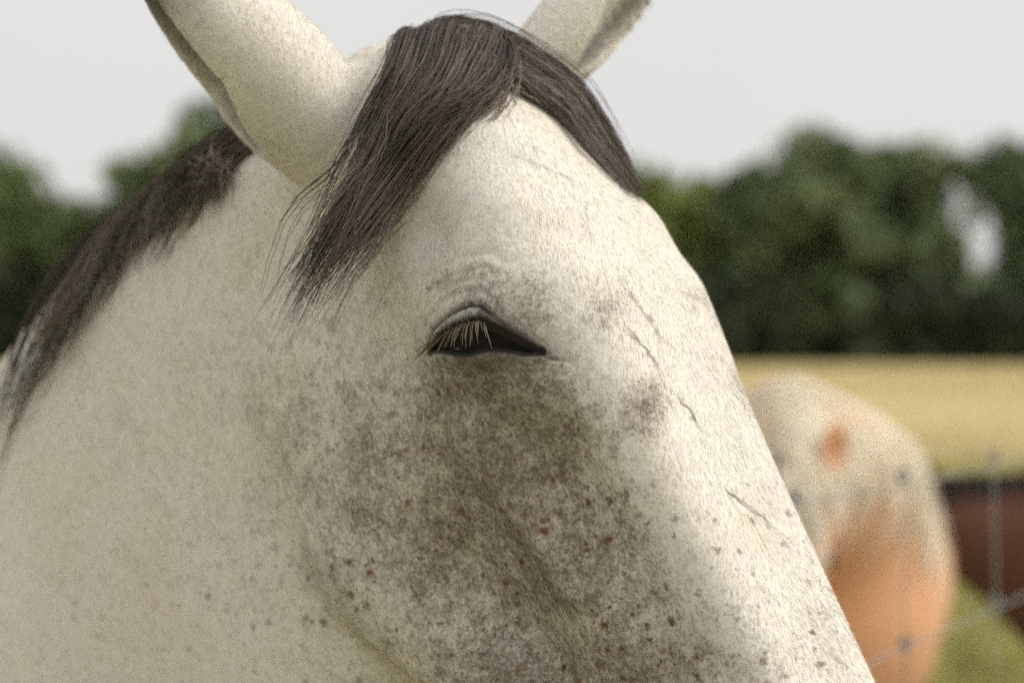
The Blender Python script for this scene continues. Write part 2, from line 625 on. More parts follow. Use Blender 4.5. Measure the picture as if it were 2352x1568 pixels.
def head_sdf(a, f, r, s=1.0):
    """a: poll to muzzle, f: towards the face's front, r: to the animal's right; metres of a 60 cm head"""
    a, f, r = a / s, f / s, r / s
    ar = np.abs(r)
    A = [-0.05, 0.0, 0.06, 0.12, 0.19, 0.26, 0.34, 0.42, 0.50, 0.56, 0.61]
    top = interp(a, A, [-0.030, 0.004, 0.028, 0.036, 0.036, 0.026, 0.010, -0.004, -0.016, -0.030, -0.075])
    bot = interp(a, A, [-0.090, -0.125, -0.135, -0.140, -0.145, -0.145, -0.138, -0.130, -0.128, -0.128, -0.100])
    wid = interp(a, A, [0.030, 0.058, 0.080, 0.084, 0.077, 0.071, 0.064, 0.060, 0.058, 0.056, 0.030])
    fc, hf = (top + bot) * 0.5, (top - bot) * 0.5
    u = np.clip((f - fc) / hf, -1.2, 1.2)
    wu = wid * (1.0 - 0.10 * np.clip(u, -1, 1) ** 2 - 0.10 * np.clip(-u, 0, 1))
    n = 2.7
    q = (np.abs(f - fc) / hf) ** n + (ar / wu) ** n
    cap = np.maximum(np.maximum(-0.05 - a, a - 0.61), 0)
    d = (np.power(q + 1e-9, 1.0 / n) - 1) * np.minimum(hf, wid)
    d = np.sqrt(np.maximum(d, 0) ** 2 + cap ** 2) + np.minimum(d, 0)
    d = np.where(cap > 0, np.maximum(d, cap), d)
    P = (a, f, ar)
    # jaw: the broad flat cheek and the bar running to the chin
    d = smin(d, ell(P, (0.180, -0.160, 0.0), (0.145, 0.118, 0.078)), 0.030)
    d = smin(d, ell(P, (0.150, -0.165, 0.045), (0.095, 0.080, 0.034)), 0.025)
    d = smin(d, capsule(P, (0.24, -0.210, 0.028), (0.50, -0.135, 0.018), 0.046, 0.030), 0.03)
    # orbit, brow, facial crest, nasal corners
    d = smin(d, ell(P, (0.192, -0.026, 0.053), (0.060, 0.042, 0.040)), 0.040)
    d = smin(d, capsule(P, (0.145, 0.008, 0.056), (0.190, -0.012, 0.074), 0.013, 0.012), 0.036)
    d = smin(d, capsule(P, (0.235, -0.078, 0.072), (0.375, -0.072, 0.050), 0.013, 0.009), 0.020)
    d = smin(d, capsule(P, (0.20, 0.006, 0.049), (0.50, -0.026, 0.031), 0.022, 0.020), 0.024)
    # temple hollow above the eye, hollow in front of the cheek
    d = d + 0.010 * np.exp(-(((a - 0.115) / 0.022) ** 2 + ((f + 0.030) / 0.020) ** 2)) * (ar > 0.03)
    d = d + 0.006 * np.exp(-(((a - 0.300) / 0.06) ** 2 + ((f + 0.040) / 0.022) ** 2)) * (ar > 0.03)
    # lips and nostril bulge
    d = smin(d, ell(P, (0.575, -0.075, 0.020), (0.040, 0.050, 0.036)), 0.03)
    d = smin(d, ell(P, (0.545, -0.045, 0.040), (0.035, 0.024, 0.020)), 0.02)
    d = smax(d, -ell(P, (0.560, -0.040, 0.062), (0.022, 0.009, 0.014)), 0.008)
    d = smax(d, -ell(P, (0.580, -0.105, 0.030), (0.05, 0.003, 0.05)), 0.006)
    return d * s


def ear_sdf(p, base, axis, open_dir, L=0.165, w=0.038):
    ax = np.array(axis, float)
    ax /= np.linalg.norm(ax)
    od = np.array(open_dir, float)
    od -= ax * od.dot(ax)
    od /= np.linalg.norm(od)
    sd = np.cross(ax, od)
    x = [p[i] - base[i] for i in range(3)]
    t = (x[0] * ax[0] + x[1] * ax[1] + x[2] * ax[2]) / L
    o = x[0] * od[0] + x[1] * od[1] + x[2] * od[2]
    s = x[0] * sd[0] + x[1] * sd[1] + x[2] * sd[2]
    rad = interp(t, [-0.25, 0, 0.2, 0.4, 0.6, 0.8, 0.93, 1.0], [0.25 * w, 0.80 * w, 0.98 * w, 1.0 * w, 0.86 * w, 0.55 * w, 0.25 * w, 0.06 * w])
    o = o - 0.012 * np.clip(t, 0, 1) ** 2 * 1.0
    d = (np.sqrt((o / (rad * 0.85)) ** 2 + (s / rad) ** 2) - 1) * rad * 0.85
    d = np.maximum(d, np.maximum(-0.25 - t, t - 1.0) * L)
    ri = rad * 0.80 * np.clip((t - 0.02) / 0.38, 0.05, 1)
    cut = (np.sqrt(((o - rad * 0.55) / (ri * 0.95)) ** 2 + (s / (ri * 0.78)) ** 2) - 1) * ri * 0.78
    cut = np.maximum(cut, (0.06 - t) * L)
    return smax(d, -cut, 0.006)


def leg_sdf(p, pts, k=0.02):
    out = None
    for (a, ra), (b, rb) in zip(pts[:-1], pts[1:]):
        d = capsule(p, a, b, ra, rb)
        out = d if out is None else smin(out, d, k)
    return out


class Horse:
    """pose in its own frame: h forward, r right, z up, origin at the poll"""
    def __init__(self, theta, neck, trunk, ears, ground, head=1.0, fronts=(-0.78, 0.13), hinds=(-1.92, 0.13), legs=1.0, elbow=-0.95, k_neck=0.011):
        self.__dict__.update(locals())
        self.st, self.ct = math.sin(theta), math.cos(theta)

    def to_head(self, h, z):
        return self.st * h - self.ct * z, self.ct * h + self.st * z

    def from_head(self, a, f):
        return self.st * a + self.ct * f, -self.ct * a + self.st * f

    def sdf(self, h, r, z):
        p = (h, r, z)
        a, f = self.to_head(h, z)
        d = head_sdf(a, f, r, self.head)
        for e in self.ears:
            d = smin(d, ear_sdf(p, *e), 0.016)
        nk = sag_tube(p, self.neck, 0.04)
        d = smin(d, nk, self.k_neck)
        d = smin(d, sag_tube(p, self.trunk, 0.06), 0.09)
        ar = np.abs(r)
        q = (h, ar, z)
        g, s = self.ground, self.legs
        fh, fr = self.fronts
        H = self.elbow - g                      # elbow to ground
        fl = [((fh, fr, self.elbow + 0.12), 0.085 * s), ((fh, fr, g + H * 0.62), 0.055 * s), ((fh + 0.01, fr, g + H * 0.50), 0.042 * s),
              ((fh, fr, g + H * 0.22), 0.028 * s), ((fh, fr, g + H * 0.15), 0.036 * s), ((fh + 0.04, fr, g + 0.075 * s), 0.033 * s), ((fh + 0.06, fr, g + 0.04 * s), 0.045 * s)]
        bh, br = self.hinds
        hl = [((bh + 0.08, br, self.elbow + 0.18), 0.15 * s), ((bh + 0.12, br, self.elbow - 0.02), 0.10 * s), ((bh - 0.06, br, g + H * 0.66), 0.052 * s),
              ((bh - 0.10, br, g + H * 0.55), 0.045 * s), ((bh - 0.05, br, g + H * 0.2), 0.032 * s), ((bh - 0.02, br, g + H * 0.14), 0.038 * s), ((bh + 0.04, br, g + 0.04 * s), 0.046 * s)]
        for lg in (fl, hl):
            d = smin(d, leg_sdf(q, lg), 0.05)
        return d


def spaced(*segs):
    out = []
    for a, b, s in segs:
        n = max(2, int(round((b - a) / s)))
        out.append(np.linspace(a, b, n, endpoint=False))
    out.append(np.array([segs[-1][1]]))
    return np.concatenate(out).astype(np.float32)


def surface_net(F, gx, gy, gz):
    S = F < 0
    nx, ny, nz = F.shape
    cnt = np.zeros((nx - 1, ny - 1, nz - 1), np.int8)
    for i in (0, 1):
        for j in (0, 1):
            for k in (0, 1):
                cnt += S[i:nx - 1 + i, j:ny - 1 + j, k:nz - 1 + k]
    act = (cnt > 0) & (cnt < 8)
    ids = np.full(act.shape, -1, np.int32)
    I, J, K = np.nonzero(act)
    ids[I, J, K] = np.arange(len(I))
    acc = np.zeros((len(I), 3))
    num = np.zeros(len(I))
    corners = [(i, j, k) for i in (0, 1) for j in (0, 1) for k in (0, 1)]
    for c0 in corners:
        for ax in range(3):
            if c0[ax]:
                continue
            c1 = list(c0)
            c1[ax] = 1
            v0 = F[I + c0[0], J + c0[1], K + c0[2]]
            v1 = F[I + c1[0], J + c1[1], K + c1[2]]
            x = (v0 < 0) != (v1 < 0)
            t = np.where(x, v0 / np.where(x, v0 - v1, 1), 0)
            p0 = np.stack([gx[I + c0[0]], gy[J + c0[1]], gz[K + c0[2]]], 1)
            p1 = np.stack([gx[I + c1[0]], gy[J + c1[1]], gz[K + c1[2]]], 1)
            acc += np.where(x[:, None], p0 + (p1 - p0) * t[:, None], 0)
            num += x
    V = acc / num[:, None]
    faces = []
    for ax in range(3):
        sl0 = [slice(None)] * 3
        sl1 = [slice(None)] * 3
        sl0[ax] = slice(0, -1)
        sl1[ax] = slice(1, None)
        a, b = S[tuple(sl0)], S[tuple(sl1)]
        ch = np.argwhere(a != b)
        o1, o2 = [(1, 2), (2, 0), (0, 1)][ax]
        ok = (ch[:, o1] > 0) & (ch[:, o2] > 0) & (ch[:, o1] < F.shape[o1] - 1) & (ch[:, o2] < F.shape[o2] - 1)
        ch = ch[ok]
        flip = ~a[tuple(ch.T)]
        q = []
        for d1, d2 in ((0, 0), (-1, 0), (-1, -1), (0, -1)):
            c = ch.copy()
            c[:, o1] += d1
            c[:, o2] += d2
            q.append(ids[tuple(c.T)])
        q = np.stack(q, 1)
        q[flip] = q[flip][:, ::-1]
        faces.append(q)
    Fq = np.concatenate(faces)[:, ::-1]
    return V, Fq


def sdf_grad(fn, V, e=0.0012):
    g = np.zeros_like(V)
    for i in range(3):
        d = np.zeros(3)
        d[i] = e
        a = fn(*(V + d).T)
        b = fn(*(V - d).T)
        g[:, i] = (a - b) / (2 * e)
    return g


def project(fn, V, n=2):
    for _ in range(n):
        g = sdf_grad(fn, V)
        L = np.linalg.norm(g, axis=1)[:, None] + 1e-6
        d = fn(*V.T)[:, None]
        step = np.clip(d / L, -0.004, 0.004)
        V = V - g / L * step
    return V


def polygonise(horse, gx, gy, gz, proj=2):
    F = np.empty((len(gx), len(gy), len(gz)), np.float32)
    Y, Z = np.meshgrid(gy, gz, indexing='ij')
    step = max(1, int(1.2e6 // Y.size))
    for i in range(0, len(gx), step):
        xs = gx[i:i + step]
        X3 = np.broadcast_to(xs[:, None, None], (len(xs),) + Y.shape)
        Y3 = np.broadcast_to(Y[None], X3.shape)
        Z3 = np.broadcast_to(Z[None], X3.shape)
        F[i:i + step] = horse.sdf(X3, Y3, Z3)
    V, Q = surface_net(F, gx, gy, gz)
    if proj:
        V = project(horse.sdf, V, proj)
    return V, Q


# hair as thin three-sided tapering tubes ---------------------------------------------------------
def strands(name, P, r0, r1, mat, parent, rnd=None):
    """P: (n, m, 3) polylines"""
    n, m, _ = P.shape
    T = np.gradient(P, axis=1)
    T /= np.linalg.norm(T, axis=2)[..., None] + 1e-9
    ref = np.array([0.3, 0.9, 0.31])
    U = np.cross(T, ref)
    U /= np.linalg.norm(U, axis=2)[..., None] + 1e-9
    W = np.cross(T, U)
    t = np.linspace(0, 1, m)
    R = (r0 * (1 - t ** 3) + r1 * t ** 3)[None, :, None]
    if np.ndim(r0):
        pass
    rings = []
    for k in range(3):
        a = 2 * np.pi * k / 3
        rings.append(P + R * (U * math.cos(a) + W * math.sin(a)))
    V = np.stack(rings, 2)                       # n, m, 3, 3
    idx = np.arange(n * m * 3).reshape(n, m, 3)
    fs = []
    for k in range(3):
        k2 = (k + 1) % 3
        fs.append(np.stack([idx[:, :-1, k], idx[:, :-1, k2], idx[:, 1:, k2], idx[:, 1:, k]], -1).reshape(-1, 4))
    o = mesh_obj(name, V.reshape(-1, 3), np.concatenate(fs), mat, parent)
    rn = rng.random(n) if rnd is None else rnd
    set_rnd(o, np.repeat(rn, m * 3))
    return o


def bezier(ctrl, m):
    """Catmull-Rom through control points (k, 3) resampled to m points, vectorised over leading axes"""
    ctrl = np.asarray(ctrl)
    k = ctrl.shape[-2]
    t = np.linspace(0, k - 1, m)
    i = np.clip(t.astype(int), 0, k - 2)
    u = (t - i)[:, None]
    p0 = ctrl[..., np.maximum(i - 1, 0), :]
    p1 = ctrl[..., i, :]
    p2 = ctrl[..., i + 1, :]
    p3 = ctrl[..., np.minimum(i + 2, k - 1), :]
    return 0.5 * ((2 * p1) + (-p0 + p2) * u + (2 * p0 - 5 * p1 + 4 * p2 - p3) * u ** 2 + (-p0 + 3 * p1 - 3 * p2 + p3) * u ** 3)


# ------------------------------------------------------------------ the grey horse in front
PSI = math.radians(50)
THETA = math.radians(37.5)
FH = np.array([math.sin(PSI), -math.cos(PSI), 0.0])        # heading
RT = np.array([-math.cos(PSI), -math.sin(PSI), 0.0])       # the animal's right
UP = np.array([0, 0, 1.0])
EYE_A, EYE_F, EYE_R = 0.200, -0.030, 0.088
st, ct = math.sin(THETA), math.cos(THETA)
AX_A = st * FH - ct * UP
AX_F = ct * FH + st * UP
EYE_W = np.array(at(1110, 790, 1.15))
POLL = EYE_W - (EYE_A * AX_A + EYE_F * AX_F + EYE_R * RT)


def to_world(V):
    return POLL + V[:, :1] * FH + V[:, 1:2] * RT + V[:, 2:] * UP


def to_local(W):
    d = W - POLL
    return np.stack([d @ FH, d @ RT, d @ UP], -1)


GROUND = -POLL[2]
grey = Horse(THETA,
             neck=[(-0.045, -0.105, 0.085, 0.060), (-0.11, -0.18, 0.150, 0.048), (-0.25, -0.33, 0.215, 0.065), (-0.48, -0.50, 0.245, 0.105), (-0.66, -0.64, 0.30, 0.15)],
             trunk=[(-0.70, -0.74, 0.34, 0.20), (-1.20, -0.72, 0.34, 0.27), (-1.62, -0.68, 0.32, 0.26), (-1.90, -0.66, 0.27, 0.22)],
             ears=[], ground=GROUND, elbow=-0.98)
# ear axes written in world terms, then turned into the horse's frame


def vec_local(v):
    v = np.array(v, float)
    return (v @ FH, v @ RT, v @ UP)


def head_pt(a, f, r):
    h, z = grey.from_head(a, f)
    return (h, r, z)


grey.ears = [(head_pt(0.002, -0.078, 0.050), vec_local((-0.66, -0.22, 0.72)), vec_local((-0.75, -0.2, -0.62)), 0.19, 0.050),
             (head_pt(-0.006, -0.004, -0.082), vec_local((0.66, 0.25, 0.78)), vec_local((0.80, -0.45, -0.35)), 0.165, 0.032)]

gx = spaced((-2.25, -0.42, 0.018), (-0.42, -0.22, 0.008), (-0.22, 0.33, 0.0036), (0.33, 0.40, 0.007))
gy = spaced((-0.36, -0.20, 0.016), (-0.20, -0.13, 0.006), (-0.13, 0.16, 0.0036), (0.16, 0.24, 0.007), (0.24, 0.36, 0.016))
gz = spaced((GROUND - 0.02, -0.62, 0.014), (-0.62, -0.50, 0.007), (-0.50, 0.06, 0.0036), (0.06, 0.24, 0.005))
V, Q = polygonise(grey, gx, gy, gz)
print('grey grid', len(gx), len(gy), len(gz), 'verts', len(V))

# finer mesh round both eyes
ex, ez = grey.from_head(EYE_A, EYE_F)
NRM = 0.86 * RT + 0.50 * AX_F + 0.05 * AX_A
NRM /= np.linalg.norm(NRM)
TX = np.array([1.0, 0, 0])
TX = TX - NRM * (TX @ NRM)
TX /= np.linalg.norm(TX)
TY = np.cross(NRM, TX)
if TY[2] < 0:
    TY = -TY


def mirror_right(W):
    """fold the left half of the horse over to the right so both eyes share one chart"""
    L = to_local(W)
    L[:, 1] = np.abs(L[:, 1])
    return to_world(L)


def chart(W):
    d = W - EYE_W
    return 1110 + (d @ TX) / EYE_U, 790 - (d @ TY) / EYE_U, d @ NRM


W = to_world(V)
me = bpy.data.meshes.new('tmp')
me.vertices.add(len(W))
me.vertices.foreach_set('co', W.astype(np.float32).ravel())
me.loops.add(Q.size)
me.loops.foreach_set('vertex_index', Q.astype(np.int32).ravel())
me.polygons.add(len(Q))
me.polygons.foreach_set('loop_start', np.arange(0, Q.size, 4, dtype=np.int32))
me.polygons.foreach_set('loop_total', np.full(len(Q), 4, dtype=np.int32))
me.update(calc_edges=True)
bm = bmesh.new()
bm.from_mesh(me)
bpy.data.meshes.remove(me)


def refine(cond, cuts):
    bm.verts.ensure_lookup_table()
    co = np.array([v.co[:] for v in bm.verts])
    Wm = mirror_right(co)
    cx, cy, cn = chart(Wm)
    sel = cond(cx, cy, cn)
    edges = [e for e in bm.edges if sel[e.verts[0].index] and sel[e.verts[1].index]]
    bmesh.ops.subdivide_edges(bm, edges=edges, cuts=cuts, use_grid_fill=True, smooth=0)
    bm.verts.index_update()


refine(lambda x, y, n: (np.abs(x - 1110) < 215) & (y > 580) & (y < 930) & (np.abs(n) < 0.03), 3)
bmesh.ops.triangulate(bm, faces=[f for f in bm.faces if len(f.verts) > 4])
W = np.array([v.co[:] for v in bm.verts])
L = project(grey.sdf, to_local(W), 2)
W = to_world(L)
print('refined', len(W))

# --- eyelids, creases, folds: relief along the eye's own normal
UPM = [(962, 776), (985, 764), (1016, 756), (1055, 753), (1094, 753), (1120, 755), (1148, 771), (1185, 790), (1225, 812), (1260, 830)]
LOM = [(1260, 830), (1222, 831), (1185, 823), (1150, 815), (1120, 813), (1085, 814), (1050, 805), (1010, 788), (980, 778), (962, 775)]
CRE = [(955, 760), (980, 735), (1006, 725), (1045, 715), (1094, 711), (1119, 718), (1140, 738), (1175, 768)]


def seg_dist(x, y, pts):
    best = np.full(x.shape, 1e9)
    for (x0, y0), (x1, y1) in zip(pts[:-1], pts[1:]):
        dx, dy = x1 - x0, y1 - y0
        t = np.clip(((x - x0) * dx + (y - y0) * dy) / (dx * dx + dy * dy), 0, 1)
        best = np.minimum(best, np.hypot(x - x0 - dx * t, y - y0 - dy * t))
    return best


def inside(x, y, pts):
    c = np.zeros(x.shape, bool)
    for (x0, y0), (x1, y1) in zip(pts, pts[1:] + pts[:1]):
        cond = ((y0 > y) != (y1 > y)) & (x < (x1 - x0) * (y - y0) / (y1 - y0 + 1e-9) + x0)
        c ^= cond
    return c


def sstep(x, lo, hi):
    t = np.clip((x - lo) / (hi - lo), 0, 1)
    return t * t * (3 - 2 * t)


Wm = mirror_right(W)
cx, cy, cn = chart(Wm)
near = (np.abs(cn) < 0.06)
du, dl, dc = seg_dist(cx, cy, UPM), seg_dist(cx, cy, LOM), seg_dist(cx, cy, CRE)
ins = inside(cx, cy, UPM + LOM[1:-1])
sd = np.where(ins, -np.minimum(du, dl), np.minimum(du, dl))
above = cy < interp(cx, [p[0] for p in UPM], [p[1] for p in UPM])
xin = sstep(cx, 925, 985) * sstep(cx, 1290, 1200)
disp = np.zeros(len(W))
disp += -0.0100 * sstep(-sd, -2, 9)
disp += 0.0040 * np.exp(-((du - 15) / 13) ** 2) * (~ins) * above * sstep(cx, 1230, 1140) * sstep(cx, 930, 990)
disp += 0.0024 * np.exp(-((dl - 16) / 13) ** 2) * (~ins) * (~above) * sstep(cx, 1270, 1180) * sstep(cx, 940, 1000)
disp += -0.0042 * np.exp(-(dc / 6.5) ** 2) * sstep(cx, 1190, 1130)
for off, amp, wd in ((34, 0.0013, 8), (60, 0.0009, 9), (84, 0.0012, 8), (122, 0.0008, 12)):
    pts = [(x - (1 if x < 1060 else -1) * off * 0.25, y - off) for x, y in CRE[:7]]
    disp += -amp * np.exp(-(seg_dist(cx, cy, pts) / wd) ** 2)
disp += -0.0014 * np.exp(-(seg_dist(cx, cy, [(x, y + 46) for x, y in LOM[2:]]) / 10) ** 2)
disp += -0.0015 * np.exp(-(seg_dist(cx, cy, [(1258, 834), (1285, 848), (1330, 856)]) / 5) ** 2)
disp *= near
# vein and bone relief further down the face
veins = [[(1180, 1080), (1210, 1180), (1215, 1290), (1240, 1362), (1320, 1372), (1390, 1345)], [(1368, 1180), (1356, 1330), (1400, 1450)],
         [(1310, 900), (1420, 1080), (1500, 1290), (1560, 1420)]]
for vn in veins:
    disp += 0.0016 * np.exp(-(seg_dist(cx, cy, vn) / 20) ** 2) * (np.abs(cn) < 0.08)
nW = np.where((to_local(W)[:, 1] >= 0)[:, None], NRM, NRM - 2 * (NRM @ RT) * RT)
W = W + nW * disp[:, None]

# --- coat masks, pigment plus painted shade: smudges, dark skin, density of flecks
sm = np.zeros(len(W))  # grey dapple, deepened to paint the shaded cheek into the coat
for (mx, my, wx, wy, am) in [(1120, 1180, 270, 330, 0.60), (1200, 1500, 360, 190, 0.40), (700, 1150, 300, 350, 0.40), (560, 800, 300, 250, 0.25), (1150, 720, 120, 70, 0.35), (1090, 862, 135, 45, 1.7), (1150, 985, 170, 90, 0.80), (1260, 1010, 80, 90, 0.5), (1100, 1150, 120, 130, 0.80),
                             (1490, 945, 42, 75, 0.95), (1190, 1305, 60, 45, 1.6), (1050, 640, 75, 30, 0.55), (1130, 690, 90, 40, 0.45),
                             (1230, 760, 70, 50, 0.5), (1500, 1510, 220, 80, 0.80), (1060, 1520, 120, 60, 0.7), (1400, 730, 45, 70, 0.45),
                             (1350, 1250, 120, 120, 0.45), (1250, 1150, 200, 180, 0.35), (900, 1100, 200, 250, 0.45), (1420, 1380, 110, 50, 0.5), (1300, 1530, 300, 60, 0.5)]:
    sm += am * np.exp(-((cx - mx) / wx) ** 2 - ((cy - my) / wy) ** 2)
sm = 1.0 * (1 - np.exp(-1.1 * sm))
side = sstep(cn, -0.30, -0.14)
sm = sm * side
sm -= 0.32 * sstep(cx + 0.0 * cy, 1400, 1560) * sstep(cy, 1200, 700)
sk = sstep(sd, 20, 6) * near
sk = np.maximum(sk, 0.9 * np.exp(-(seg_dist(cx, cy, [(1126, 736), (1160, 758), (1200, 785), (1252, 824)]) / 20) ** 2) * near)  # dark skin plus soft shade painted above the inner eye corner
sk = np.maximum(sk, 0.92 * np.exp(-(dc / 7.5) ** 2) * sstep(cx, 1200, 1150) * near)  # lid crease darkened in the colour, as shade in the groove
sk = np.maximum(sk, 0.62 * np.exp(-(np.maximum(sd, 0) / 30) ** 2) * near * sstep(cx, 960, 1130))  # from here on, lid skin fading into painted soft shade round the eye
sk = np.maximum(sk, 0.50 * np.exp(-(np.maximum(dl, 0) / 34) ** 2) * near * (~above) * sstep(cx, 1290, 1200))
sk = np.maximum(sk, 0.75 * np.exp(-(seg_dist(cx, cy, [(1256, 836), (1279, 847), (1292, 847)]) / 5) ** 2) * near)
sk = np.maximum(sk, 0.34 * np.exp(-(np.maximum(du - 6, 0) / 20) ** 2) * near * above)
sk = np.maximum(sk, 0.36 * np.exp(-(np.maximum(sd, 0) / 55) ** 2) * near)
hl = to_local(W)
ha, hf = grey.to_head(hl[:, 0], hl[:, 2])
sk = np.maximum(sk, 0.8 * sstep(ha, 0.50, 0.60) * (hf > -0.25))                 # dark muzzle
bt = np.clip(0.12 + 0.7 * sm + 0.4 * sstep(cy, 1000, 1250) + 0.9 * np.exp(-((cx - 1150) / 190) ** 2 - ((cy - 1330) / 170) ** 2), 0, 1) * side
# darker colour inside the cup of each ear
for base, axis, od, Le, we in grey.ears:
    axn = np.array(axis) / np.linalg.norm(axis)
    x = hl - np.array(base)
    t = (x @ axn) / Le
    odn = np.array(od) - axn * np.dot(od, axn)
    odn /= np.linalg.norm(odn)
    o = x @ odn
    perp = np.linalg.norm(x - np.outer(x @ axn, axn), axis=1)
    m = (t > -0.05) * (t < 1.1) * (perp < 0.06)
    de = ear_sdf(hl.T, base, axis, od, Le, we)
    inner = m * (np.abs(de) < 0.003) * sstep(o, 0.000, 0.010) * sstep(perp / we, 0.95, 0.55) * sstep(t, 0.08, 0.2)
    sk = np.maximum(sk, 0.75 * inner)

horse_root = thing('grey_horse', 'flea-bitten grey horse close up with dark forelock and half-closed eye', 'horse',
                   tuple(np.array([POLL[0], POLL[1], 0]) - 0.75 * FH))
me = bpy.data.meshes.new('body')
for v, c in zip(bm.verts, W):
    v.co = c
bmesh.ops.recalc_face_normals(bm, faces=bm.faces)
bm.to_mesh(me)
bm.free()
me.polygons.foreach_set('use_smooth', np.ones(len(me.polygons), dtype=bool))
me.materials.append(M_GREY)
body = bpy.data.objects.new('body', me)
COL.objects.link(body)
set_parent(body, horse_root)


def set_coat(o, sm, sk, bt, cx, cy):
    a = o.data.attributes.new('mask', 'FLOAT_COLOR', 'POINT')
    a.data.foreach_set('color', np.stack([sm, sk, bt, np.ones_like(sm)], 1).astype(np.float32).ravel())
    uv = o.data.uv_layers.new(name='chart')
    li = np.empty(len(o.data.loops), np.int32)
    o.data.loops.foreach_get('vertex_index', li)
    u = np.stack([(cx - 1110) / 1000, (790 - cy) / 1000], 1)[li]
    uv.data.foreach_set('uv', u.astype(np.float32).ravel())


# the chart is only for the right side: the left half keeps its own, unmarked coat
cxr = np.where(hl[:, 1] > -0.062, chart(W)[0], 9000)
cyr = np.where(hl[:, 1] > -0.062, chart(W)[1], 9000)
set_coat(body, sm, sk, bt, cxr, cyr)

# --- eyeballs
for sgn in (1, -1):
    c = EYE_W - NRM * 0.0264
    c = c + TX * (-0.0045) + TY * 0.0045
    if sgn < 0:
        l = to_local(c[None])[0]
        l[1] *= -1
        c = to_world(l[None])[0]
    b2 = bmesh.new()
    bmesh.ops.create_uvsphere(b2, u_segments=40, v_segments=24, radius=0.0210)
    mv = np.array([v.co[:] for v in b2.verts]) + c
    mf = [tuple(v.index for v in f.verts) for f in b2.faces]
    b2.free()
    mesh_obj('eyeball', mv, mf, M_EYE, horse_root)

# --- rays on the finished body, to lay hair on the skin
verts_l = [Vector(v) for v in W]
polys_l = [tuple(p.vertices) for p in me.polygons]
BVH = BVHTree.FromPolygons(verts_l, polys_l)


def skin_at(vx, vy, fallback=1.25):
    """point of the skin on a line of sight used while laying out the hair"""
    o = Vector((0, 0, CAM_Z))
    d = (at(vx, vy, 1.0) - o).normalized()
    hit = BVH.ray_cast(o, d)
    if hit[0] is None or hit[0].y > 2.2:
        p = at(vx, vy, fallback)
        n = BVH.find_nearest(p)
        return np.array(p), np.array(n[1])
    return np.array(hit[0]), np.array(hit[1])


def lay(paths, lift):
    """paths: list of lists of (vx, vy, fallback depth); returns control points lifted off the skin"""
    out = []
    for path in paths:
        row = []
        for j, (vx, vy, fb) in enumerate(path):
            p, n = skin_at(vx, vy, fb)
            row.append(p + n * lift[j])
        out.append(row)
    return np.array(out)


def hair_between(guides, n, m, jit, r0, r1, name, mat, parent, endcut=0.3, clump=1.3, tip=1.0, cutpow=2.0):
    """strands interpolated across an ordered row of guide curves (g, k, 3)"""
    g, k, _ = guides.shape
    taper = np.linspace(1.0, tip, k)[None, :, None]
    s = rng.random(n) * (g - 1)
    i = np.clip(s.astype(int), 0, g - 2)
    u = (s - i)[:, None, None]
    c = guides[i] * (1 - u) + guides[i + 1] * u
    amp = np.linspace(0.35, 1.0, k)[None, :, None] * jit
    c = c + rng.normal(size=(n, k, 3)) * amp * 0.35 * np.array([1, 0.7, 1])
    c = c + rng.normal(size=(n, 1, 3)) * jit * np.linspace(0.45, 1.2, k)[None, :, None] * taper
    nc = max(6, n // 45)                          # strands hang together in locks that wander apart
    coff = (rng.normal(size=(nc, 1, 3)) * 0.8 + rng.normal(size=(nc, k, 3)) * 0.5) * np.linspace(0.2, 1.7, k)[None, :, None] * taper * jit * clump
    cid = np.clip((s / (g - 1) * nc + rng.normal(0, 0.6, n)).astype(int), 0, nc - 1)
    c = c + coff[cid]
    P = bezier(c, 40)
    cut = 1 - endcut * rng.random(n) ** cutpow
    t = np.linspace(0, 1, m)
    ii = (t[None] * cut[:, None] * 39)
    i0 = np.clip(ii.astype(int), 0, 38)
    fr = (ii - i0)[..., None]
    P = P[np.arange(n)[:, None], i0] * (1 - fr) + P[np.arange(n)[:, None], i0 + 1] * fr
    rn = np.clip(0.35 * rng.random(n) + 0.65 * rng.random(nc)[cid] ** 1.5, 0, 1)
    return strands(name, P, r0, r1, mat, parent, rn)


# forelock: hair springing from the poll, parted over the forehead
def lay_clear(paths, lift):
    """as lay(), but a control point never lies deeper than its own wanted depth"""
    out = []
    for path in paths:
        row = []
        for j, (vx, vy, fb) in enumerate(path):
            p, n = skin_at(vx, vy, fb)
            if p[1] > fb:
                p, n = np.array(at(vx, vy, fb)), np.array([0, -0.6, 0.8])
            row.append(p + n * lift[j])
        out.append(row)
    return np.array(out)


# right-hand lock sweeping over to the far side of the forehead
g_right = lay_clear([
    [(965, 85, 1.31), (1010, 72, 1.30), (1100, 84, 1.29), (1205, 122, 1.29), (1315, 195, 1.30), (1378, 285, 1.30), (1424, 375, 1.29), (1468, 462, 1.28)],
    [(970, 85, 1.30), (1020, 80, 1.29), (1110, 105, 1.28), (1210, 155, 1.28), (1305, 225, 1.29), (1368, 305, 1.29), (1420, 382, 1.28), (1466, 460, 1.27)],
    [(985, 95, 1.29), (1045, 105, 1.28), (1125, 140, 1.27), (1210, 188, 1.27), (1295, 252, 1.27), (1352, 328, 1.27), (1408, 394, 1.26), (1462, 462, 1.26)],
    [(1000, 105, 1.28), (1070, 130, 1.27), (1140, 168, 1.26), (1205, 212, 1.26), (1280, 272, 1.26), (1335, 345, 1.26), (1394, 404, 1.25), (1458, 464, 1.25)],
], [0.000, 0.006, 0.007, 0.006, 0.005, 0.004, 0.003, 0.002])
hair_between(g_right, 2000, 18, 0.0024, 0.00040, 0.00008, 'forelock', M_FORELOCK, horse_root, 0.75, 1.2, 0.3, 0.85)
